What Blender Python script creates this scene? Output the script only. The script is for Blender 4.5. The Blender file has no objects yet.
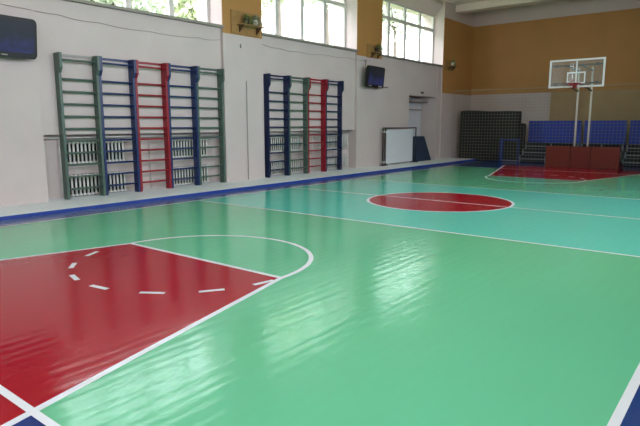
import bpy, bmesh, math, random
from mathutils import Vector, Matrix
random.seed(7)
S = 1.206                                  # layout units -> metres
C = bpy.context.scene.collection
PI = math.pi

# ------------------------------------------------------------------ helpers
def srgb(r, g, b):
    f = lambda c: (c/255/12.92) if c/255 <= .04045 else ((c/255+.055)/1.055)**2.4
    return (f(r), f(g), f(b), 1)

class MB:
    """collects shapes (layout units) and links them as ONE mesh object"""
    def __init__(s): s.bm = bmesh.new()
    def box(s, a, b, mat=0, bevel=0):
        x0, y0, z0 = a; x1, y1, z1 = b
        vs = [s.bm.verts.new(p) for p in ((x0,y0,z0),(x1,y0,z0),(x1,y1,z0),(x0,y1,z0),(x0,y0,z1),(x1,y0,z1),(x1,y1,z1),(x0,y1,z1))]
        fs = [s.bm.faces.new([vs[i] for i in q]) for q in ((0,3,2,1),(4,5,6,7),(0,1,5,4),(1,2,6,5),(2,3,7,6),(3,0,4,7))]
        for f in fs: f.material_index = mat
        if bevel:
            es = list({e for f in fs for e in f.edges})
            r = bmesh.ops.bevel(s.bm, geom=es, offset=bevel, segments=2, profile=.6, affect='EDGES')
            for f in r['faces']: f.material_index = mat
        return s
    def poly(s, pts, mat=0):
        f = s.bm.faces.new([s.bm.verts.new(p) for p in pts]); f.material_index = mat; return s
    def prism_y(s, prof, y0, y1, mat=0):
        """profile [(x,z)] swept along y"""
        a = [s.bm.verts.new((x, y0, z)) for x, z in prof]; b = [s.bm.verts.new((x, y1, z)) for x, z in prof]
        n = len(prof); fs = [s.bm.faces.new(a), s.bm.faces.new(b[::-1])]
        for i in range(n): fs.append(s.bm.faces.new((a[i], b[i], b[(i+1) % n], a[(i+1) % n])))
        for f in fs: f.material_index = mat
        bmesh.ops.recalc_face_normals(s.bm, faces=fs)
        return s
    def tube(s, pts, r, n=8, mat=0):
        pts = [Vector(p) for p in pts]; rings = []
        for i, p in enumerate(pts):
            d = (pts[min(i+1, len(pts)-1)]-pts[max(i-1, 0)]).normalized()
            u = d.cross(Vector((0,0,1)) if abs(d.z) < .9 else Vector((1,0,0))).normalized(); v = d.cross(u)
            rr = r[i] if isinstance(r, (list, tuple)) else r
            rings.append([s.bm.verts.new(p+u*rr*math.cos(2*PI*k/n)+v*rr*math.sin(2*PI*k/n)) for k in range(n)])
        fs = []
        for a, b in zip(rings, rings[1:]):
            for k in range(n): fs.append(s.bm.faces.new((a[k], a[(k+1) % n], b[(k+1) % n], b[k])))
        fs.append(s.bm.faces.new(rings[0][::-1])); fs.append(s.bm.faces.new(rings[-1]))
        for f in fs: f.material_index = mat; f.smooth = n > 6
        bmesh.ops.recalc_face_normals(s.bm, faces=fs)
        return s
    def lathe(s, c, prof, n=20, mat=0):
        """profile [(r,z)] about a vertical axis through c"""
        rings = [[s.bm.verts.new((c[0]+r*math.cos(2*PI*k/n), c[1]+r*math.sin(2*PI*k/n), c[2]+z)) for k in range(n)] for r, z in prof]
        fs = []
        for a, b in zip(rings, rings[1:]):
            for k in range(n): fs.append(s.bm.faces.new((a[k], a[(k+1) % n], b[(k+1) % n], b[k])))
        fs.append(s.bm.faces.new(rings[0][::-1])); fs.append(s.bm.faces.new(rings[-1]))
        for f in fs: f.material_index = mat; f.smooth = True
        return s
    def ring(s, c, r0, r1, z, a0=0, a1=2*PI, n=72, mat=0):
        p = lambda r, a: (c[0]+r*math.cos(a), c[1]+r*math.sin(a), z)
        for i in range(n):
            a, b = a0+(a1-a0)*i/n, a0+(a1-a0)*(i+1)/n
            s.poly([p(r0,a), p(r1,a), p(r1,b), p(r0,b)], mat)
        return s
    def seg(s, a, b, w, z, mat=0):
        a = Vector(a); b = Vector(b); d = (b-a).normalized(); n = Vector((-d.y, d.x))*w/2
        return s.poly([(*(a-n),z), (*(b-n),z), (*(b+n),z), (*(a+n),z)], mat)
    def build(s, name, mats, parent=None, origin=None):
        me = bpy.data.meshes.new(name)
        o0 = Vector(parent['_o']) if parent else Vector(origin or (0,0,0))
        if parent is None and origin is None: o0 = Vector((0,0,0))
        for v in s.bm.verts: v.co = (v.co-o0)*S
        s.bm.to_mesh(me); s.bm.free()
        for m in (mats if isinstance(mats, (list, tuple)) else [mats]): me.materials.append(m)
        o = bpy.data.objects.new(name, me); C.objects.link(o)
        o['_o'] = tuple(o0)
        if parent: o.parent = parent
        else: o.location = o0*S
        return o

def thing(name, label, cat, loc, group=None):
    o = bpy.data.objects.new(name, None); C.objects.link(o)
    o.location = Vector(loc)*S; o['_o'] = tuple(loc); o.empty_display_size = .1
    return tag(o, label, cat, group)
def tag(o, label, cat, group=None, kind=None):
    o['label'] = label; o['category'] = cat
    if group: o['group'] = group
    if kind: o['kind'] = kind
    return o
def struct(o): o['kind'] = 'structure'; return o
def copy_tree(o, parent=None):
    c = o.copy(); C.objects.link(c); c.parent = parent
    for ch in [k for k in o.children]: copy_tree(ch, c)
    return c
def recolor(o, m):
    for ch in o.children:
        for sl in ch.material_slots: sl.link = 'OBJECT'; sl.material = m
        recolor(ch, m)

# ---------------------------------------------------------------- materials
def mat(name, col, rough=.6, noise=0, nscale=3, bump=0, bscale=30, metal=0, spec=.5, coat=0, stretch=(1,1,1)):
    m = bpy.data.materials.new(name); m.use_nodes = True
    nt = m.node_tree; b = nt.nodes['Principled BSDF']
    b.inputs['Base Color'].default_value = col; b.inputs['Roughness'].default_value = rough
    b.inputs['Metallic'].default_value = metal; b.inputs['Specular IOR Level'].default_value = spec
    if coat: b.inputs['Coat Weight'].default_value = coat; b.inputs['Coat Roughness'].default_value = .1
    if noise or bump:
        tc = nt.nodes.new('ShaderNodeTexCoord'); mp = nt.nodes.new('ShaderNodeMapping')
        mp.inputs['Scale'].default_value = stretch; nt.links.new(tc.outputs['Object'], mp.inputs['Vector'])
    if noise:
        n = nt.nodes.new('ShaderNodeTexNoise'); n.inputs['Scale'].default_value = nscale; n.inputs['Detail'].default_value = 5
        nt.links.new(mp.outputs['Vector'], n.inputs['Vector'])
        r = nt.nodes.new('ShaderNodeMapRange'); r.inputs['From Min'].default_value = .3; r.inputs['From Max'].default_value = .7
        r.inputs['To Min'].default_value = 1-noise; r.inputs['To Max'].default_value = 1+noise
        nt.links.new(n.outputs['Fac'], r.inputs['Value'])
        mx = nt.nodes.new('ShaderNodeVectorMath'); mx.operation = 'SCALE'; mx.inputs[0].default_value = col[:3]
        nt.links.new(r.outputs['Result'], mx.inputs['Scale']); nt.links.new(mx.outputs['Vector'], b.inputs['Base Color'])
    if bump:
        n2 = nt.nodes.new('ShaderNodeTexNoise'); n2.inputs['Scale'].default_value = bscale; n2.inputs['Detail'].default_value = 3
        nt.links.new(mp.outputs['Vector'], n2.inputs['Vector'])
        bp = nt.nodes.new('ShaderNodeBump'); bp.inputs['Strength'].default_value = bump; bp.inputs['Distance'].default_value = .01
        nt.links.new(n2.outputs['Fac'], bp.inputs['Height']); nt.links.new(bp.outputs['Normal'], b.inputs['Normal'])
    return m

FLOOR_ROUGH = .14
def floor_mat(name, col, rough=None, spec=.4):
    """glossy floor paint over boards that run along the hall (y)"""
    m = bpy.data.materials.new(name); m.use_nodes = True
    nt = m.node_tree; N = nt.nodes; L = nt.links; b = N['Principled BSDF']
    b.inputs['IOR'].default_value = 1.5; b.inputs['Specular IOR Level'].default_value = spec
    tc = N.new('ShaderNodeTexCoord')
    def mp(sc):
        k = N.new('ShaderNodeMapping'); k.inputs['Scale'].default_value = sc; L.new(tc.outputs['Object'], k.inputs['Vector']); return k
    def no(vec, sc, det):
        k = N.new('ShaderNodeTexNoise'); k.inputs['Scale'].default_value = sc; k.inputs['Detail'].default_value = det; L.new(vec.outputs['Vector'], k.inputs['Vector']); return k
    wear = no(mp((1,.35,1)), .9, 5)
    r = N.new('ShaderNodeMapRange'); r.inputs['From Min'].default_value = .3; r.inputs['From Max'].default_value = .7
    r.inputs['To Min'].default_value = .97; r.inputs['To Max'].default_value = 1.03; L.new(wear.outputs['Fac'], r.inputs['Value'])
    mx = N.new('ShaderNodeVectorMath'); mx.operation = 'SCALE'; mx.inputs[0].default_value = col[:3]
    L.new(r.outputs['Result'], mx.inputs['Scale']); L.new(mx.outputs['Vector'], b.inputs['Base Color'])
    b.inputs['Roughness'].default_value = rough or FLOOR_ROUGH
    # cupped boards: a gentle wave across x, plus long ripples of paint
    wv = N.new('ShaderNodeTexWave'); wv.wave_type = 'BANDS'; wv.bands_direction = 'X'; wv.wave_profile = 'SIN'
    wv.inputs['Scale'].default_value = 2.6; wv.inputs['Distortion'].default_value = 2.5; wv.inputs['Detail'].default_value = 1
    L.new(mp((1,.05,1)).outputs['Vector'], wv.inputs['Vector'])
    rip = no(mp((1,.14,1)), 9, 3); und = no(mp((1,.5,1)), 1.6, 2)
    a = N.new('ShaderNodeMath'); a.operation = 'MULTIPLY_ADD'; a.inputs[1].default_value = .22
    L.new(wv.outputs['Fac'], a.inputs[0]); L.new(rip.outputs['Fac'], a.inputs[2])
    a2 = N.new('ShaderNodeMath'); a2.operation = 'MULTIPLY_ADD'; a2.inputs[1].default_value = 1.6
    L.new(und.outputs['Fac'], a2.inputs[0]); L.new(a.outputs[0], a2.inputs[2])
    bp = N.new('ShaderNodeBump'); bp.inputs['Strength'].default_value = .24; bp.inputs['Distance'].default_value = .012
    L.new(a2.outputs[0], bp.inputs['Height']); L.new(bp.outputs['Normal'], b.inputs['Normal'])
    return m

def glass_mat(name, tint=(1,1,1,1), refl=.08, haze=0, hazecol=(.8,.8,.8,1)):
    m = bpy.data.materials.new(name); m.use_nodes = True; nt = m.node_tree; N = nt.nodes; L = nt.links
    N.remove(N['Principled BSDF']); out = N['Material Output']
    t = N.new('ShaderNodeBsdfTransparent'); t.inputs['Color'].default_value = tint
    g = N.new('ShaderNodeBsdfGlossy'); g.inputs['Roughness'].default_value = .03
    mx = N.new('ShaderNodeMixShader'); mx.inputs[0].default_value = refl
    L.new(t.outputs[0], mx.inputs[1]); L.new(g.outputs[0], mx.inputs[2]); last = mx
    if haze:
        d = N.new('ShaderNodeBsdfDiffuse'); d.inputs['Color'].default_value = hazecol
        m2 = N.new('ShaderNodeMixShader'); m2.inputs[0].default_value = haze
        L.new(mx.outputs[0], m2.inputs[1]); L.new(d.outputs[0], m2.inputs[2]); last = m2
    L.new(last.outputs[0], out.inputs['Surface'])
    return m

def screen_mat(name):
    """a dark screen with weak mottled emission, bluer towards the bottom"""
    m = bpy.data.materials.new(name); m.use_nodes = True; nt = m.node_tree; N = nt.nodes; L = nt.links; b = N['Principled BSDF']
    b.inputs['Base Color'].default_value = (.004,.005,.008,1); b.inputs['Roughness'].default_value = .3; b.inputs['Specular IOR Level'].default_value = .2
    tc = N.new('ShaderNodeTexCoord'); sp = N.new('ShaderNodeSeparateXYZ'); L.new(tc.outputs['Generated'], sp.inputs[0])
    n = N.new('ShaderNodeTexNoise'); n.inputs['Scale'].default_value = 4.5; L.new(tc.outputs['Generated'], n.inputs['Vector'])
    a = N.new('ShaderNodeMath'); a.operation = 'MULTIPLY_ADD'; a.inputs[1].default_value = .55
    L.new(n.outputs['Fac'], a.inputs[0])
    k = N.new('ShaderNodeMath'); k.operation = 'MULTIPLY'; k.inputs[1].default_value = -.45; L.new(sp.outputs['Z'], k.inputs[0]); L.new(k.outputs[0], a.inputs[2])
    rp = N.new('ShaderNodeValToRGB'); e = rp.color_ramp.elements
    e[0].position = -.0; e[0].color = (.010,.014,.022,1); e[1].position = .30; e[1].color = (.022,.028,.12,1)
    L.new(a.outputs[0], rp.inputs[0]); L.new(rp.outputs[0], b.inputs['Emission Color']); b.inputs['Emission Strength'].default_value = .9
    return m

M = dict(
    white=mat('white_plaster', srgb(205,190,186), .75, .035, 1.2, .12, 12),
    orange=mat('ochre_paint', srgb(182,132,74), .6, .05, 1.0, .1, 12),
    tan=mat('tan_paint', srgb(172,146,106), .7, .06, 1.5),
    ceil=mat('ceiling_white', srgb(236,222,214), .85, .03, .8),
    ledge=mat('ledge_white', srgb(246,250,255), .5, .04, 2),
    ledge_blue=mat('ledge_blue', srgb(34,64,150), .35),
    f_green=floor_mat('floor_green', srgb(109,199,153)),
    f_teal=floor_mat('floor_teal', srgb(104,216,194)),
    f_red=floor_mat('floor_red', srgb(174,4,32), None, .27),
    f_blue=floor_mat('floor_blue', srgb(24,58,128)),
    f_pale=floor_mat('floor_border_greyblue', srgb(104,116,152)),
    f_line=floor_mat('floor_line', srgb(244,242,250), .25),
    frame=mat('window_frame_white', srgb(206,204,200), .5),
    sill=mat('sill_grey', srgb(150,142,132), .6),
    pane=glass_mat('window_glass', (.97,.98,.98,1), .05),
    green=mat('bar_green', srgb(78,98,88), .4, .06, 6),
    blue=mat('bar_blue', srgb(24,44,92), .35, .06, 6),
    navy=mat('bar_navy', srgb(24,38,74), .35, .06, 6),
    red=mat('bar_red', srgb(146,20,36), .35, .06, 6),
    radiator=mat('radiator_white', srgb(222,218,212), .4),
    pipe=mat('pipe_white', srgb(200,196,190), .4),
    black=mat('black_plastic', srgb(12,12,14), .5),
    screen=screen_mat('tv_screen'),
    wood=mat('planter_wood', srgb(154,116,66), .6, .15, 6),
    wood_dark=mat('planter_wood_dark', srgb(88,62,36), .6, .15, 6),
    pot=mat('pot_dark', srgb(62,50,40), .5), pot_pale=mat('pot_pale', srgb(214,206,190), .5),
    leaf=mat('leaf_green', srgb(112,120,66), .5), leaf_dry=mat('leaf_grey_green', srgb(146,140,112), .5),
    cable=mat('cable_grey', srgb(150,138,128), .6),
    rod=mat('rod_grey', srgb(160,154,150), .5),
    board=mat('board_white', srgb(222,224,230), .35, .02, 3),
    tube=mat('dark_tube', srgb(52,50,52), .4, metal=.3),
    mat_blue=mat('mat_slate', srgb(46,62,84), .55, .08, 5),
    mat_dark=mat('mat_charcoal', srgb(30,34,35), .7, .12, 4),
    panel_blue=mat('panel_blue', srgb(40,70,176), .4, .06, 5),
    frame_blue=mat('frame_blue', srgb(34,62,134), .45),
    steel=mat('stand_steel', srgb(136,148,156), .45, metal=.2),
    plank=mat('stand_plank', srgb(70,84,96), .5),
    shade=mat('radiator_gap_shade', srgb(34,40,42), .8),
    shade_sheet=mat('under_bleacher_shade', srgb(34,40,48), .6),
    pad=mat('pad_oxblood', srgb(106,34,20), .55, .05, 4),
    seam=mat('pad_seam', srgb(70,22,16), .6),
    pole=mat('pole_white', srgb(232,228,216), .4),
    bb=glass_mat('backboard_glass', (.9,.92,.92,1), .05, .09, (.75,.76,.76,1)),
    bb_line=mat('backboard_white', srgb(238,238,236), .45),
    strut=mat('strut_dark', srgb(84,72,58), .5),
    rim=mat('rim_red', srgb(140,20,28), .4),
    net=mat('net_cord', srgb(164,152,124), .7),
    door=mat('door_white', srgb(206,206,210), .5),
    bark=mat('bark', srgb(100,90,78), .9, .2, 8), foliage=mat('tree_foliage', srgb(184,192,172), .6, .35, .7),
    foliage_y=mat('tree_foliage_yellow', srgb(194,198,168), .6, .35, .7),
    grass=mat('outside_grass', srgb(120,140,84), .9, .2, 1), house=mat('house_white', srgb(226,228,228), .8), house_roof=mat('house_roof', srgb(150,150,150), .8),
)

# ------------------------------------------------------------------- layout
XW, XB, XO = -9.45, -9.52, -10.3       # pier face, bay face, outer face
XL = -8.39                             # front of the ledge
ZL, ZC = .06, 5.75                     # ledge top, ceiling
XR, Y0, Y1 = 1.35, -6.6, 21.8          # right wall, near wall, far wall
BAYS = [(-6.1,-2.05), (-.85,3.2), (4.43,8.48), (9.71,13.63), (14.98,19.18)]
SX0, SX1 = -7.86, -.4                  # sidelines
E0, E1 = 1.06, 16.82                   # end lines
XA, YC = -4.405, 8.945                 # court axis, centre
RC, A, SL = 1.243, 1.172, .2608        # centre circle, half free-throw line, lane flare
F0, F1 = 3.51, 14.22                   # free-throw lines
H0, H1 = 6.36, 11.32                   # attack lines
LW = .047

# floor -------------------------------------------------------------------
f = MB()
f.box((XO, Y0-.3, -.2), (XR+.3, Y1+.3, 0), 3)
z = .001
f.poly([(SX0,E0,z),(SX1,E0,z),(SX1,H0,z),(SX0,H0,z)], 0)
f.poly([(SX0,H0,z),(SX1,H0,z),(SX1,H1,z),(SX0,H1,z)], 1)
f.poly([(SX0,H1,z),(SX1,H1,z),(SX1,E1,z),(SX0,E1,z)], 0)
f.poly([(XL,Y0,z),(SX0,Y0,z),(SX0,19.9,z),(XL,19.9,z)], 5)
z = .002
yb0, yb1 = -.2, 18.2
w0, w1 = A+SL*(F0-yb0), A+SL*(yb1-F1)
f.poly([(XA-w0,yb0,z),(XA+w0,yb0,z),(XA+A,F0,z),(XA-A,F0,z)], 2)
f.poly([(XA-A,F1,z),(XA+A,F1,z),(XA+w1,yb1,z),(XA-w1,yb1,z)], 2)
for i in range(72):
    a, b = 2*PI*i/72, 2*PI*(i+1)/72
    f.poly([(XA,YC,z),(XA+RC*math.cos(a),YC+RC*math.sin(a),z),(XA+RC*math.cos(b),YC+RC*math.sin(b),z)], 2)
z = .003
f.ring((XA,YC), RC-LW*.2, RC+LW*.8, z, mat=4)
f.ring((XA,F0), A-LW/2, A+LW/2, z+.0006, 0, PI, 48, 4)
f.ring((XA,F1), A-LW/2, A+LW/2, z+.0006, PI, 2*PI, 48, 4)
for sgn in (-1,1):
    f.seg((XA+sgn*A,F0), (XA+sgn*w0,yb0), LW, z, 4); f.seg((XA+sgn*A,F1), (XA+sgn*w1,yb1), LW, z, 4)
f.seg((XA-A-LW/2,F0), (XA+A+LW/2,F0), LW, z+.0003, 4); f.seg((XA-A,F1), (XA+A,F1), LW, z+.0003, 4)
f.seg((XA-w0,yb0), (XA+w0,yb0), LW, z, 4)
for d in (208, 232.5, 255.6, 278, 303.6, 327, 350):
    a = math.radians(d)
    p, t = Vector((XA+A*math.cos(a), F0+A*math.sin(a))), Vector((-math.sin(a), math.cos(a)))*.105
    f.seg(p-t, p+t, LW, z+.0009, 4)
    a = math.radians(-d)
    p, t = Vector((XA+A*math.cos(a), F1+A*math.sin(a))), Vector((-math.sin(a), math.cos(a)))*.105
    f.seg(p-t, p+t, LW, z+.0009, 4)
z = .004
for y in (E0, YC, E1): f.seg((SX0,y), (SX1,y), LW*.9, z, 4)
for y in (H0, H1): f.seg((SX0,y), (SX1,y), LW*.9, z, 4)
for x in (SX0, SX1): f.seg((x,E0-.022), (x,E1+.022), LW, z+.0004, 4)
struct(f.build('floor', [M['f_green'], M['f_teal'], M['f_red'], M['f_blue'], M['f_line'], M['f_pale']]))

# white ledge with a blue front edge along the left wall ---------------------
t = MB()
t.box((XW-.6, Y0, 0), (XL-.012, 20.05, ZL), 0)
t.box((XL-.012, Y0, .002), (XL, 20.05, ZL-.002), 1)
struct(t.build('trim_1', [M['ledge'], M['ledge_blue']]))

# left wall ----------------------------------------------------------------
w = MB(); W, O, K = 0, 1, 2
def pier(a, b, zo=3.34):
    w.box((XO,a,0), (XW,b,zo), W); w.box((XO,a,zo), (XW-.012,b,5.19), W); w.box((XW-.012,a+.002,zo), (XW,b-.002,5.19), O); w.box((XO,a,5.19), (XW,b,ZC), W)
ends = [Y0-.3]+[v for b in BAYS for v in b]
for i in range(0, len(ends)-1, 2): pier(ends[i], ends[i+1])
pier(BAYS[-1][1], Y1+.3, 2.5)
for i, (a, b) in enumerate(BAYS):
    last = i == len(BAYS)-1
    if not last:
        w.box((XO,a,0), (-9.74,b,1.185), W); w.box((XO,a,1.185), (XB,b,3.42), W)
    else:
        w.box((XO,a,0), (XB,16.85,3.42), W); w.box((XO,18.85,0), (XB+.02,b,3.42), W); w.box((XO,16.85,2.33), (XB,18.85,3.42), W)
        w.box((XO,16.85,0), (-10.2,18.85,2.33), W)
    w.prism_y([(XO,3.42),(XB,3.42),(XB,3.47),(XO,3.47)], a, b, W)
    w.prism_y([(XO,5.28),(-9.86,5.28),(XB,5.61),(XB,ZC),(XO,ZC)], a, b, W)
struct(w.build('wall_left', [M['white'], M['orange'], M['tan']]))

# windows --------------------------------------------------------------------
for i, (a, b) in enumerate(BAYS):
    m = MB(); x0, x1 = -9.94, -9.86; zb, zt, ztr = 3.47, 5.28, 4.76; fw = .05
    n = 4; st = (b-a)/n
    m.box((x0,a,zb), (x1,b,zb+fw+.02)); m.box((x0,a,zt-fw), (x1,b,zt))
    for k in range(n+1):
        y = a+st*k; h = .058 if 0 < k < n else .07
        m.box((x0,max(a,y-h),zb+.07), (x1,min(b,y+h),zt-fw))
    for k in range(n):
        m.box((x0+.005,a+st*k+.058,ztr-.05), (x1-.005,a+st*(k+1)-.058,ztr+.05))
    o = struct(m.build('window_%d' % (i+1), M['frame']))
    m = MB(); m.box((-9.902,a+.02,zb+.03), (-9.898,b-.02,zt-.02)); m.build('pane', M['pane'], o)
    m = MB(); m.box((XB-.01,a-.03,3.44), (XB+.10,b+.03,3.49)); m.build('sill', M['sill'], o)

for i, (a, b) in enumerate([(-6.1,-2.05), (-.85,3.2), (4.43,8.48), (9.71,13.63)]):  # unseen windows, assumed from the bright left wall and enlarged to light it
    m = MB(); x0, x1, zb, zt = XR+.14, XR+.22, 2.3, 5.45; st = (b-a)/4
    m.box((x0,a,zb), (x1,b,zb+.07)); m.box((x0,a,zt-.05), (x1,b,zt))
    for k in range(5): m.box((x0,max(a,a+st*k-.05),zb+.07), (x1,min(b,a+st*k+.05),zt-.05))
    for k in range(4): m.box((x0+.005,a+st*k+.05,4.6), (x1-.005,a+st*(k+1)-.05,4.68))
    o = struct(m.build('window_%d' % (i+6), M['frame']))
    m = MB(); m.box((x0+.038,a+.02,zb+.03), (x0+.042,b-.02,zt-.02)); m.build('pane', M['pane'], o)

# door in the recess ----------------------------------------------------------
m = MB(); xd = -10.12
m.box((xd-.06,16.87,ZL), (xd,18.83,2.31), 0)
o = struct(m.build('door_1', M['door']))
for y in (16.95, 17.88):
    m = MB(); m.box((xd,y,ZL+.02), (xd+.03,y+.88,1.84), 0, .008)
    for zz in (.2, 1.02): m.box((xd+.03,y+.1,zz), (xd+.042,y+.78,zz+.7), 0, .01)
    m.build('door_leaf', M['door'], o)
m = MB(); m.box((xd,16.9,1.86), (xd+.05,18.8,1.90)); m.build('transom_bar', M['cable'], o)
m = MB(); m.box((xd,16.9,2.14), (xd+.3,18.8,2.19)); m.build('roller_rail', M['cable'], o)

# other walls, ceiling, beams ---------------------------------------------------
m = MB(); zo = 2.52
m.box((XO,Y1,zo), (XR+.3,Y1+.3,5.19), 1); m.box((XO,Y1,5.19), (XR+.3,Y1+.3,ZC), 0)
m.box((XO,Y1,0), (-6.33,Y1+.3,zo), 0); m.box((-6.33,Y1,0), (XR+.3,Y1+.3,zo), 2)
struct(m.build('wall_back', [M['white'], M['orange'], M['tan']]))
m = MB(); RB = [(-6.1,-2.05), (-.85,3.2), (4.43,8.48), (9.71,13.63)]; RZ0, RZ1 = 2.3, 5.45
re = [Y0-.3]+[v for b in RB for v in b]+[Y1]
for i in range(0, len(re), 2):
    m.box((XR,re[i],0), (XR+.3,re[i+1],2.5), 0); m.box((XR,re[i],2.5), (XR+.3,re[i+1],5.19), 1); m.box((XR,re[i],5.19), (XR+.3,re[i+1],ZC), 0)
for a, b in RB:
    m.box((XR,a,0), (XR+.3,b,RZ0), 0); m.box((XR,a,RZ1), (XR+.3,b,ZC), 0)
struct(m.build('wall_right', [M['white'], M['orange']]))
m = MB()
m.box((XO,Y0-.3,0), (XR,Y0,2.5), 0); m.box((XO,Y0-.3,2.5), (XR,Y0,5.19), 1); m.box((XO,Y0-.3,5.19), (XR,Y0,ZC), 0)
struct(m.build('wall_front', [M['white'], M['orange']]))
m = MB(); m.box((XO-.2,Y0-.5,ZC), (XR+.5,Y1+.5,ZC+.25)); struct(m.build('ceiling', M['ceil']))
for i, y in enumerate((-1.45, 3.82, 9.1, 14.3, 20.3)):
    m = MB(); m.box((XW,y-.22,5.5), (XR,y+.22,ZC)); struct(m.build('trim_%d' % (i+2), M['ceil']))

# ------------------------------------------------------------------ wall bars
def make_ladder():
    y0, y1, wd = 0, .712, .045
    o = thing('wall_bars', '', 'wall bars', (-9.45, 0, ZL))
    prof = [(XB,ZL+.02),(-9.385,ZL+.02),(-9.385,2.22),(-9.325,2.31),(-9.325,2.555),(XB,2.555)]
    for a in (y0, y1-wd):
        m = MB(); m.prism_y(prof, a, a+wd)
        m.box((XB,a-.0,ZL), (-9.40,a+wd,ZL+.02)); m.build('post', M['green'], o)
    for k in range(11):
        zz, xx = (.235+.21*k, -9.42) if k < 10 else (2.44, -9.365)
        m = MB(); m.tube([(xx,y0+wd*.5,zz),(xx,y1-wd*.5,zz)], .019, 8); m.build('rung', M['green'], o)
    m = MB(); m.box((XB,y0+wd,2.51), (XB+.03,y1-wd,2.55)); m.build('top_rail', M['rod'], o)
    return o
LAD = make_ladder()
rows = [
 (4.735, .732, 1.02, 'wall bars in the nearer row', [
  ('green', 'green wall-bar ladder at the left end of the nearer row of wall bars'),
  ('blue', 'blue wall-bar ladder between the left green ladder and the red one, nearer row'),
  ('red', 'red wall-bar ladder in the middle of the nearer row of wall bars'),
  ('blue', 'blue wall-bar ladder between the red ladder and the right green one, nearer row'),
  ('green', 'green wall-bar ladder at the right end of the nearer row, beside the white pier')]),
 (9.80, .757, 1.056, 'wall bars in the farther row', [
  ('navy', 'navy blue wall-bar ladder at the left end of the farther row of wall bars'),
  ('green', 'green wall-bar ladder between a navy ladder and the red one, farther row'),
  ('red', 'red wall-bar ladder in the farther row, third of its four ladders'),
  ('navy', 'navy blue wall-bar ladder at the right end of the farther row, beside the red one')])]
first = True
for ys, pitch, sc, grp, items in rows:
    for k, (c, lab) in enumerate(items):
        o = LAD if first else copy_tree(LAD)
        o.location = Vector((-9.45, ys+pitch*k, ZL))*S; o.scale.y = sc
        if not first: recolor(o, M[c])
        tag(o, lab, 'wall bars', grp); first = False

# ------------------------------------------------------------------ radiators
def make_section():
    m = MB(); h = .41
    m.tube([(0,0,.03),(0,0,h-.03)], .0185, 8)
    for zz in (.03, h-.03): m.box((-.03,-.022,zz-.018), (.03,.022,zz+.018), 0, .01)
    return m
def radiator(y, z, n, label):
    o = thing('radiator', label, 'radiator', (-9.64, y, z), 'radiators in the wall niches')
    s0 = None
    for k in range(n):
        if s0 is None:
            mm = make_section()
            for v in mm.bm.verts: v.co += Vector((-9.64, y, z))
            s0 = mm.build('section', M['radiator'], o); s = s0
        else: s = s0.copy(); C.objects.link(s); s.parent = o
        s.location = (0, (k+.5)*.0755*S, 0)
    m = MB(); m.tube([(-9.64,y-.06,z+.03),(-9.64,y+n*.0755+.06,z+.03)], .014, 8)
    m.tube([(-9.64,y-.06,z+.38),(-9.64,y+n*.0755+.06,z+.38)], .014, 8); m.build('connecting_pipe', M['pipe'], o)
    m = MB(); m.box((-9.70,y-.01,z+.01), (-9.685,y+n*.0755+.01,z+.40)); m.build('back_panel', M['shade'], o)  # added dark sheet, stands in for the shade between the columns
    for yy in (y+.1, y+n*.0755-.1):
        m = MB(); m.box((-9.745,yy-.012,z+.02), (-9.64,yy+.012,z+.04)); m.build('bracket', M['pipe'], o)
for y, n, where in ((4.92, 15, 'behind the left green and blue wall bars, nearer row'),
                    (7.13, 13, 'behind the right blue and green wall bars, nearer row'),
                    (10.13, 16, 'behind the left navy and green wall bars, farther row'),
                    (12.32, 15, 'behind the right navy wall bars, farther row')):
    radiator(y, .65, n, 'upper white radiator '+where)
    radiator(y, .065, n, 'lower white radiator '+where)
for (a, b), lab in (((4.45,8.46),'thin pipe along the niche top behind the nearer row of wall bars'), ((9.73,13.6),'thin pipe along the niche top behind the farther row of wall bars')):
    m = MB(); m.tube([(-9.66,a,1.125),(-9.66,b,1.125)], .018, 8); m.tube([(-9.69,a+.35,.07),(-9.69,a+.35,1.12)], .014, 8)
    m.tube([(-9.69,(a+b)/2-.1,.07),(-9.69,(a+b)/2-.1,1.12)], .014, 8); m.tube([(-9.69,(a+b)/2+.2,.07),(-9.69,(a+b)/2+.2,1.12)], .014, 8)
    tag(m.build('heating_pipe', M['pipe'], None, ((-9.66),(a+b)/2,.06)), lab, 'pipe', 'heating pipes in the niches')

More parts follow.
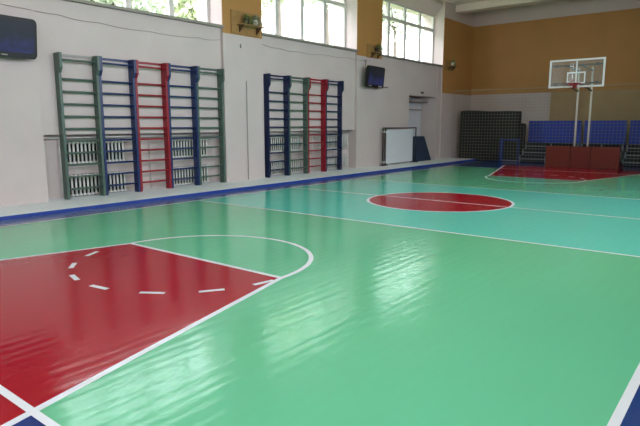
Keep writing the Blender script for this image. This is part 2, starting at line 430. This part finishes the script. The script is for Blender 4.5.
# ----------------------------------------------------------------- televisions
def rounded(x0, x1, y0, y1, z0, z1, r, m, n=6):
    prof = []
    for cy_, cz_, a0 in ((y1-r,z1-r,0),(y0+r,z1-r,90),(y0+r,z0+r,180),(y1-r,z0+r,270)):
        for k in range(n+1):
            a = math.radians(a0+90*k/n); prof.append((cy_+r*math.cos(a), cz_+r*math.sin(a)))
    va = [m.bm.verts.new((x0,y,z)) for y, z in prof]; vb = [m.bm.verts.new((x1,y,z)) for y, z in prof]
    fs = [m.bm.faces.new(va), m.bm.faces.new(vb[::-1])]
    for i in range(len(prof)): fs.append(m.bm.faces.new((va[i], vb[i], vb[(i+1)%len(prof)], va[(i+1)%len(prof)])))
    bmesh.ops.recalc_face_normals(m.bm, faces=fs)
TV = (0, math.radians(6), math.radians(5))
def television(y0, y1, z0, z1, label, extra):
    x = -9.22; yc = (y0+y1)/2
    o = thing('television', label, 'television', (x, yc, z0), 'televisions on the left wall')
    m = MB(); rounded(x-.075, x+.012, y0, y1, z0, z1, .075, m); m.box((x-.12,y0+.18,z0+.1), (x-.075,y1-.18,z1-.1), 0, .015); m.build('casing', M['black'], o).rotation_euler = TV
    m = MB(); rounded(x+.012, x+.016, y0+.05, y1-.05, z0+.085, z1-.045, .05, m); m.build('screen', M['screen'], o).rotation_euler = TV
    m = MB(); m.box((XW-.004,yc-.12,z0+.15), (XW+.02,yc+.12,z1-.12)); m.tube([(XW+.02,yc,z0+.3),(x-.11,yc,z0+.3)], .03, 8); m.build('wall_bracket', M['black'], o)
    m = MB()
    if extra:
        rounded(x+.012, x+.015, y0+.1, y0+.26, z0+.025, z0+.055, .012, m); rounded(x+.012, x+.015, y1-.34, y1-.12, z0+.02, z0+.065, .012, m); m.build('sticker', M['rod'], o).rotation_euler = TV
        m = MB(); m.tube([(x-.06,y1-.05,z0+.06),(XW+.1,y1+.02,z0+.055),(XW+.1,y1+.42,z0+.055)], .014, 6); m.build('bracket_arm', M['black'], o)
        m = MB(); m.tube([(XW+.04,y0+.3,z1+.2),(XW+.03,y0+.3,z1-.1)], .012, 6); m.build('cord', M['cable'], o)
    else:
        m.box((x+.012,yc-.05,z0+.03), (x+.015,yc+.05,z0+.045)); m.build('sticker', M['rod'], o).rotation_euler = TV
television(3.30, 4.34, 2.385, 3.0, 'black flat television cut by the left edge of the photo, high on white pier', False)
television(13.74, 14.77, 2.44, 3.05, 'black flat television above the ledge, right of the farther row of wall bars', True)

# ------------------------------------------------------------ planters on piers
def planter(y0, y1, z0, z1, label, dirs, pale):
    o = thing('wall_planter', label, 'planter', (XW, (y0+y1)/2, z0), 'planters on the ochre piers')
    m = MB(); m.box((XW,y0,z0), (XW+.03,y1,z1), 0, .006); m.build('backboard', M['wood'], o)
    yc = (y0+y1)/2; zs = z0+(z1-z0)*.42
    m = MB(); m.box((XW+.03,y0+.16,zs-.02), (XW+.22,y1-.02,zs), 0, .004); m.build('shelf', M['wood'], o)
    for yy in (y0+.22, y1-.12):
        m = MB(); m.prism_y([(XW+.03,zs-.02),(XW+.19,zs-.02),(XW+.03,zs-.17)], yy, yy+.025); m.build('bracket', M['wood_dark'], o)
    nP = 2 if y1-y0 > .7 else 1
    for q in range(nP):
        yp = yc+(.0 if nP == 1 else (-.12 + .26*q))+.05
        m = MB(); m.lathe((XW+.125,yp,zs), [(.05,0),(.062,.05),(.075,.12),(.08,.125),(.07,.125),(.06,.11)], 16)
        m.build('pot', M['pot_pale'] if (pale and q == nP-1) else M['pot'], o)
        m = MB(); m2 = MB(); rnd = random.Random(int(y0*10)+q)
        for s_ in range(30):
            dy = rnd.uniform(-.14,.1)+dirs*rnd.uniform(0,.22); dz = rnd.uniform(.0,.13); dr = rnd.uniform(-.2,.02)
            b = Vector((XW+.125,yp,zs+.12)); pts = []
            ex = rnd.uniform(-.03,.08)
            for k in range(6):
                u = k/5; pts.append(b+Vector((ex*u, dy*u, dz*math.sin(PI*min(1,u*1.1))+dr*u*u)))
            m.tube(pts, .005, 4)
            for p in pts[1:]:
                for _ in range(2):
                    a = rnd.uniform(0,2*PI); l = rnd.uniform(.025,.055); d = Vector((math.cos(a)*.6, math.sin(a), rnd.uniform(-.6,.6)))*l
                    n = Vector((rnd.uniform(-1,1),rnd.uniform(-1,1),rnd.uniform(-1,1))).normalized().cross(d).normalized()*l*.35
                    m.poly([p, p+d*.5+n, p+d, p+d*.5-n])
        m2.bm.free(); m.build('foliage', M['leaf'] if (s_+q) % 2 else M['leaf_dry'], o)
planter(8.72, 9.6, 3.36, 3.86, 'brown wooden planter with wispy plants between the two nearest windows', .8, True)
planter(14.12, 14.78, 3.33, 3.72, 'brown wooden planter with trailing plant, right above the farther television', 1.2, False)
planter(19.3, 20.0, 3.34, 3.72, 'small planter with pale pot right of the farthest window, near the corner', .6, True)

# ------------------------------------------------- small things on the left wall
def cable(pts, label, r=.005):
    P = []
    for (ya,za), (yb,zb) in zip(pts, pts[1:]):
        for k in range(6): u = k/6; P.append((ya+(yb-ya)*u, za+(zb-za)*u-.025*math.sin(PI*u)))
    P.append(pts[-1]); x = XB+.012
    m = MB(); m.tube([(XW+.012 if any(not (a <= y <= b) for a, b in [next((q for q in BAYS if q[0]-.01 <= y <= q[1]+.01), (1e3,1e3))]) else x, y, zz) for y, zz in P], r, 6)
    return tag(m.build('wall_cable', M['cable'], None, (x, pts[0][0], pts[0][1])), label, 'cable', 'cables under the windows')
cable([(3.3,3.25),(4.87,3.19),(5.6,3.16),(6.62,3.14),(7.85,3.16),(8.45,3.19)], 'thin grey cable sagging along the wall under the nearest window')
cable([(9.75,3.24),(10.4,3.2),(11.08,3.19),(12.2,3.22),(13.28,3.24),(13.9,3.22),(14.3,3.24)], 'thin grey cable sagging under the middle window towards the farther television')
m = MB(); m.tube([(XW+.02,9.15,ZL),(XW+.02,9.15,2.34)], .008, 8)
tag(m.build('rod', M['rod'], None, (XW,9.15,.2)), 'thin grey upright rod on the white pier between the two rows of wall bars', 'rod')
m = MB(); m.box((XW,8.985,3.06), (XW+.03,9.005,3.15), 0, .005)
tag(m.build('wall_hook', M['cable'], None, (XW,9,3.02)), 'small dark hook on white pier just under the nearest planter', 'hook')
m = MB(); m.box((XB,17.66,2.42), (XB+.04,17.82,2.48), 0, .01)
tag(m.build('junction_box', M['tube'], None, (XB,17.7,2.45)), 'small dark box on the white wall above the door recess', 'box')

# ---------------------------------------------------------- framed white board
o = thing('whiteboard', 'large white board in a thin dark tube frame, standing on the ledge', 'board', (-9.315, 15.95, ZL))
m = MB(); m.box((-9.33,15.09,ZL+.05), (-9.30,16.78,1.19), 0, .006); m.build('panel', M['board'], o)
m = MB(); m.tube([(-9.315,14.89,1.235),(-9.315,17.01,1.235)], .02, 8); m.build('top_tube', M['tube'], o)
for y in (14.89, 15.05, 17.01):
    m = MB(); m.tube([(-9.315,y,ZL+.012),(-9.315,y,1.235)], .019, 8); m.box((-9.40,y-.025,ZL), (-9.23,y+.025,ZL+.03)); m.build('upright', M['tube'], o)
for zz in (.17, 1.12):
    m = MB(); m.box((-9.325,14.87,zz-.03), (-9.30,15.1,zz+.03)); m.build('clamp', M['frame'], o)

# ----------------------------------------------------------------- leaning mat
m = MB(); th = .10
m.prism_y([(-9.50,ZL+.02),(-9.50+th,ZL),(-9.80+th,.91),(-9.80,.93)], 16.92, 18.36)
tag(m.build('gym_mat', M['mat_blue'], None, (-9.5,17.6,ZL)), 'slate blue mat leaning back in the door recess, right of the white board', 'mat')

# ------------------------------------------------------- dark mats behind the net
def big_mat(x0, x1, y0, y1, z1, label, col):
    m = MB(); m.box((x0,y0,0), (x1,y1,z1), 0, .05)
    bmesh.ops.subdivide_edges(m.bm, edges=[e for e in m.bm.edges if e.calc_length() > .5], cuts=8, use_grid_fill=True)
    for v in m.bm.verts:
        u = (v.co.x-x0)/(x1-x0); h = v.co.z/z1
        v.co.y += .03*math.sin(u*7)*math.sin(h*3)
        if h > .9: v.co.z += -.05*u*u+.015*math.sin(u*9)
    ob = m.build('crash_mat', M[col], None, ((x0+x1)/2,(y0+y1)/2,0))
    return tag(ob, label, 'mat', 'dark mats behind the net')
big_mat(-9.22, -6.98, 20.32, 20.72, 1.86, 'tall dark charcoal crash mat standing upright behind the net near the corner', 'mat_dark')
big_mat(-8.6, -6.93, 20.76, 21.08, 1.42, 'lower dark mat peeking out right of the tall charcoal crash mat', 'mat_dark')

# ------------------------------------------------ small blue frame before the mat
o = thing('metal_frame', 'small blue metal frame standing in front of the dark mat behind the net', 'frame', (-7.3, 20.15, 0))
for x in (-7.48, -6.86):
    m = MB(); m.box((x-.05 if x < -7 else x-.012,20.1,0), (x+.05 if x < -7 else x+.012,20.2,.84)); m.build('upright', M['frame_blue'], o)
m = MB(); m.box((-7.43,20.11,.76), (-6.872,20.19,.82)); m.build('top_bar', M['frame_blue'], o)
m = MB(); m.box((-7.43,20.12,.02), (-6.88,20.18,.06)); m.build('bottom_bar', M['steel'], o)

# ---------------------------------------------------------------- blue bleachers
def bleacher(x0, x1, label):
    o = thing('bleacher', label, 'bleachers', ((x0+x1)/2, 20.8, 0), 'bleachers along the far wall')
    m = MB(); m.box((x0+.02,21.12,.56), (x1-.02,21.18,1.47), 0, .02)
    n = int((x1-x0)/.36)
    for k in range(1, n):
        xx = x0+(x1-x0)*k/n; m.box((xx-.008,21.11,.64), (xx+.008,21.125,1.44))
    m.build('back_panel', M['panel_blue'], o)
    for r, (yy, zz) in enumerate(((20.22,.22),(20.52,.44),(20.82,.66))):
        m = MB(); m.box((x0+.01,yy,zz), (x1-.01,yy+.26,zz+.03), 0, .006); m.build('seat_plank', M['plank'], o)
    for r, (yy, zz) in enumerate(((20.34,.0),(20.64,.0),(20.95,.0))):
        m = MB(); m.box((x0+.03,yy,zz), (x1-.03,yy+.02,(.21,.43,.65)[r])); m.build('shade_sheet', M['shade_sheet'], o)  # dark boards added for the darkness under the seats
    for r, (yy, zz) in enumerate(((20.24,.11),(20.54,.33),(20.84,.55))):
        m = MB(); m.box((x0+.03,yy,zz-.018), (x1-.03,yy+.03,zz+.018)); m.build('rail', M['steel'], o)
    for xx in (x0+.04, (x0+x1)/2, x1-.04):
        m = MB()
        for yy, zz in ((20.25,.22),(20.55,.44),(20.85,.66),(21.19,1.3)):
            m.box((xx-.022,yy,0), (xx+.022,yy+.035,zz))
        m.box((xx-.022,20.25,.06), (xx+.022,21.19,.1)); m.build('support', M['steel'], o)
bleacher(-6.87, -5.0, 'blue-backed bleacher unit behind the hoop, leftmost beside the dark mats')
bleacher(-4.95, -3.59, 'middle blue-backed bleacher unit, behind the poles of the hoop')
bleacher(-3.53, -1.4, 'blue-backed bleacher unit at the right edge of the photo')

# ---------------------------------------------------------------- protective net
o = thing('protective_net', 'pale square-mesh net hung across the far end before the bleachers', 'net', (-4.0, 20.0, 0))
m = MB(); r = .0031; xa_, xb_, zt = -9.40, XR-.02, 2.62
x = xa_
def cord(a, b): m.tube([a, b], r, 4)
k = 0
while x < xb_:
    cord((x,20,.02), (x,20,zt-.03*math.sin((x-xa_)/(xb_-xa_)*PI))); x += .11
zz = .05
while zz < zt: cord((xa_,20,zz), (xb_,20,zz)); zz += .11
m.build('mesh', M['net'], o)
m = MB(); P = [(xa_+(xb_-xa_)*i/12, 20, zt-.03*math.sin(i/12*PI)) for i in range(13)]; m.tube(P, .008, 6); m.build('top_rope', M['net'], o)

# ---------------------------------------------------------------- basketball hoop
o = thing('basketball_hoop', 'free-standing basketball hoop with glass backboard at the far end', 'basketball hoop', (-4.3, 18.5, 0))
xs = [-5.36, -4.62, -4.04, -3.24]
for a, b in zip(xs, xs[1:]):
    m = MB(); m.box((a+.006,18.3,.0), (b-.006,18.42,.665), 0, .012); m.build('front_pad', M['pad'], o)
m = MB(); m.box((-5.34,18.43,.0), (-3.26,19.1,.12)); m.box((-5.3,18.43,.12), (-3.3,18.5,.64)); m.build('base', M['seam'], o)
PX = (-4.585, -4.20)
for x in PX:
    m = MB(); m.tube([(x-.01,18.62,.12),(x,18.58,2.3),(x+.0,18.5,3.05)], .029, 10); m.build('pole', M['pole'], o)
yb, xl, xr, zb, zt = 17.0, -5.005, -3.545, 2.375, 3.155
for x in PX:
    for za, zz in ((2.95,3.0),(2.35,2.5)):
        m = MB(); m.tube([(x,18.53,za),(x,yb+.07,zz)], .024, 8); m.build('arm', M['strut'], o)
for zz in (2.49, 2.99):
    m = MB(); m.box((xl+.06,yb+.04,zz-.02), (xr-.06,yb+.08,zz+.02)); m.box((xl+.15,yb+.015,zz-.04), (xl+.23,yb+.04,zz+.04)); m.box((xr-.23,yb+.015,zz-.04), (xr-.15,yb+.04,zz+.04)); m.build('cross_bar', M['strut'], o)
m = MB(); m.box((xl+.02,yb-.008,zb+.02), (xr-.02,yb+.008,zt-.02)); bo = m.build('backboard', M['bb'], o)
m = MB(); b_ = .046
m.box((xl,yb-.02,zb), (xr,yb+.02,zb+b_)); m.box((xl,yb-.02,zt-b_), (xr,yb+.02,zt)); m.box((xl,yb-.02,zb+b_), (xl+b_,yb+.02,zt-b_)); m.box((xr-b_,yb-.02,zb+b_), (xr,yb+.02,zt-b_))
xm = (xl+xr)/2; m.box((xm-.018,yb-.012,zb+b_), (xm+.018,yb+.012,zt-b_)); m.build('border', M['bb_line'], bo)
m = MB(); q = .245; z0, z1 = 2.48, 2.80; l = .036; y2 = yb-.011
m.box((xm-q,y2-.004,z0), (xm-q+l,y2,z1)); m.box((xm+q-l,y2-.004,z0), (xm+q,y2,z1)); m.box((xm-q+l,y2-.004,z1-l), (xm+q-l,y2,z1)); m.box((xm-q+l,y2-.004,z0), (xm+q-l,y2,z0+l)); m.build('target_square', M['bb_line'], bo)
rc, rr, zr = (xm+.01, yb-.315), .19, 2.465
m = MB(); m.tube([(rc[0]+rr*math.cos(2*PI*k/28), rc[1]+rr*math.sin(2*PI*k/28), zr) for k in range(29)], .013, 8)
m.box((xm-.07,yb-.13,zr-.03), (xm+.07,yb-.02,zr+.012)); ri = m.build('rim', M['rim'], o)
m = MB(); m.box((xm-.05,yb-.34-rr,zr-.075), (xm+.05,yb-.30-rr,zr+.01), 0, .012); m.build('bracket', M['rim'], ri)
m = MB(); m.box((xm-.05,yb-.13,zr-.12), (xm+.05,yb-.02,zr-.03), 0, .01); m.build('bracket', M['rim'], ri)

# ------------------------------------------------------------------ outside world
m = MB(); m.box((-60,-30,-.9), (XO-.02,70,-.8)); m.box((XR+.32,-30,-.9), (50,70,-.8)); g = m.build('ground', M['grass']); struct(g)
def tree(x, y, h, r, zc, label, col, n=1500, seed=1):
    rnd = random.Random(seed)
    o = thing('tree', label, 'tree', (x,y,-.8), 'trees outside the windows')
    m = MB(); m.tube([(x,y,-.8),(x+.1,y,zc*.5),(x,y+.1,zc+.5*r)], [.22,.17,.06], 8)
    for k in range(5):
        a = 2*PI*k/5; m.tube([(x,y,zc-r*.5),(x+r*.6*math.cos(a),y+r*.6*math.sin(a),zc+.3*r)], [.07,.03], 6)
    m.build('trunk', M['bark'], o)
    m = MB()
    cl = [(Vector((x,y,zc))+Vector((rnd.gauss(0,.5),rnd.gauss(0,.5),rnd.gauss(0,.5)))*r*.8) for _ in range(14)]
    for k in range(n):
        c = rnd.choice(cl); p = c+Vector((rnd.gauss(0,1),rnd.gauss(0,1),rnd.gauss(0,1)))*r*.24
        d = Vector((rnd.uniform(-1,1),rnd.uniform(-1,1),rnd.uniform(-1,.3))).normalized()*rnd.uniform(.14,.28)
        s_ = d.cross(Vector((rnd.uniform(-1,1),rnd.uniform(-1,1),rnd.uniform(-1,1)))).normalized()*.10
        m.poly([p, p+d*.5+s_, p+d, p+d*.5-s_])
    m.build('foliage', M[col], o)
tree(-17, 10.2, 9, 2.3, 6.0, 'green leafy tree seen through the nearest window', 'foliage', 3600, 3)
tree(-19, 16.0, 8, 1.9, 6.6, 'yellow-green tree at the right side of the nearest window', 'foliage_y', 4000, 4)
tree(-19, 20.6, 9, 1.6, 8.6, 'light green tree at the top left of the middle window', 'foliage_y', 2600, 5)
tree(-21, 27.0, 12, 1.8, 9.9, 'green tree at the top of the middle window', 'foliage', 2600, 6)
tree(-17.5, 2.2, 9, 2.2, 6.2, 'leafy tree out of view, added to dim the near windows', 'foliage', 3000, 11)  # unseen tree, put in to weaken the near windows' reflection on the floor
tree(-22, 36.5, 12, 2.0, 9.2, 'hazy tree seen through the farthest window', 'foliage', 2600, 8)
o = thing('building', 'tall pale building seen across the yard through the windows', 'building', (-34, 24, -.8))
m = MB(); m.box((-40,-24,-.8), (-31,78,19)); m.build('wall', M['house'], o)
m = MB(); m.box((-40.3,-24.3,19), (-30.6,78.3,19.4)); m.build('roof', M['house_roof'], o)

# -------------------------------------------------------------------- lighting
wd = bpy.data.worlds.new('World'); bpy.context.scene.world = wd; wd.use_nodes = True
bg = wd.node_tree.nodes['Background']; bg.inputs['Color'].default_value = (.90,.955,1.06,1); bg.inputs['Strength'].default_value = 10.5
def portal(x, a, b, z0, z1, d):
    l = bpy.data.lights.new('window_daylight_portal', 'AREA'); l.shape = 'RECTANGLE'
    l.size = (b-a)*S; l.size_y = (z1-z0)*S; l.cycles.is_portal = True
    lo = bpy.data.objects.new('window_daylight_portal', l); C.objects.link(lo)
    lo.location = Vector((x,(a+b)/2,(z0+z1)/2))*S; lo.rotation_euler = Vector((d,0,0)).to_track_quat('-Z','Y').to_euler()
for a, b in BAYS: portal(-9.97, a, b, 3.50, 5.26, 1)
for a, b in RB: portal(XR+.26, a, b, 2.35, 5.4, -1)

# -------------------------------------------------------------------- camera
yaw, pitch, roll, fpx, h = .6717236, .1590618, -.0018529, 551.4657, 1.35
cam = bpy.data.cameras.new('camera'); co = bpy.data.objects.new('camera', cam); C.objects.link(co)
cam.sensor_width = 36; cam.lens = fpx*36/640; cam.clip_end = 300
fw = Vector((-math.sin(yaw)*math.cos(pitch), math.cos(yaw)*math.cos(pitch), -math.sin(pitch)))
rt = Vector((math.cos(yaw), math.sin(yaw), 0)); up = rt.cross(fw)
c, s_ = math.cos(roll), math.sin(roll)
r2 = c*rt+s_*up; u2 = -s_*rt+c*up
co.matrix_world = Matrix(((r2.x,u2.x,-fw.x,0),(r2.y,u2.y,-fw.y,0),(r2.z,u2.z,-fw.z,h*S),(0,0,0,1)))
sc = bpy.context.scene; sc.camera = co
for ob in bpy.data.objects:
    if '_o' in ob: del ob['_o']
vs = sc.view_settings; vs.view_transform = 'Standard'; vs.look = 'None'; vs.exposure = 0.0; vs.gamma = 1; vs.use_curve_mapping = False
cy = sc.cycles; cy.max_bounces = 14; cy.diffuse_bounces = 8; cy.glossy_bounces = 6; cy.transparent_max_bounces = 24
cy.use_denoising = True; cy.sample_clamp_indirect = 8; cy.caustics_reflective = False
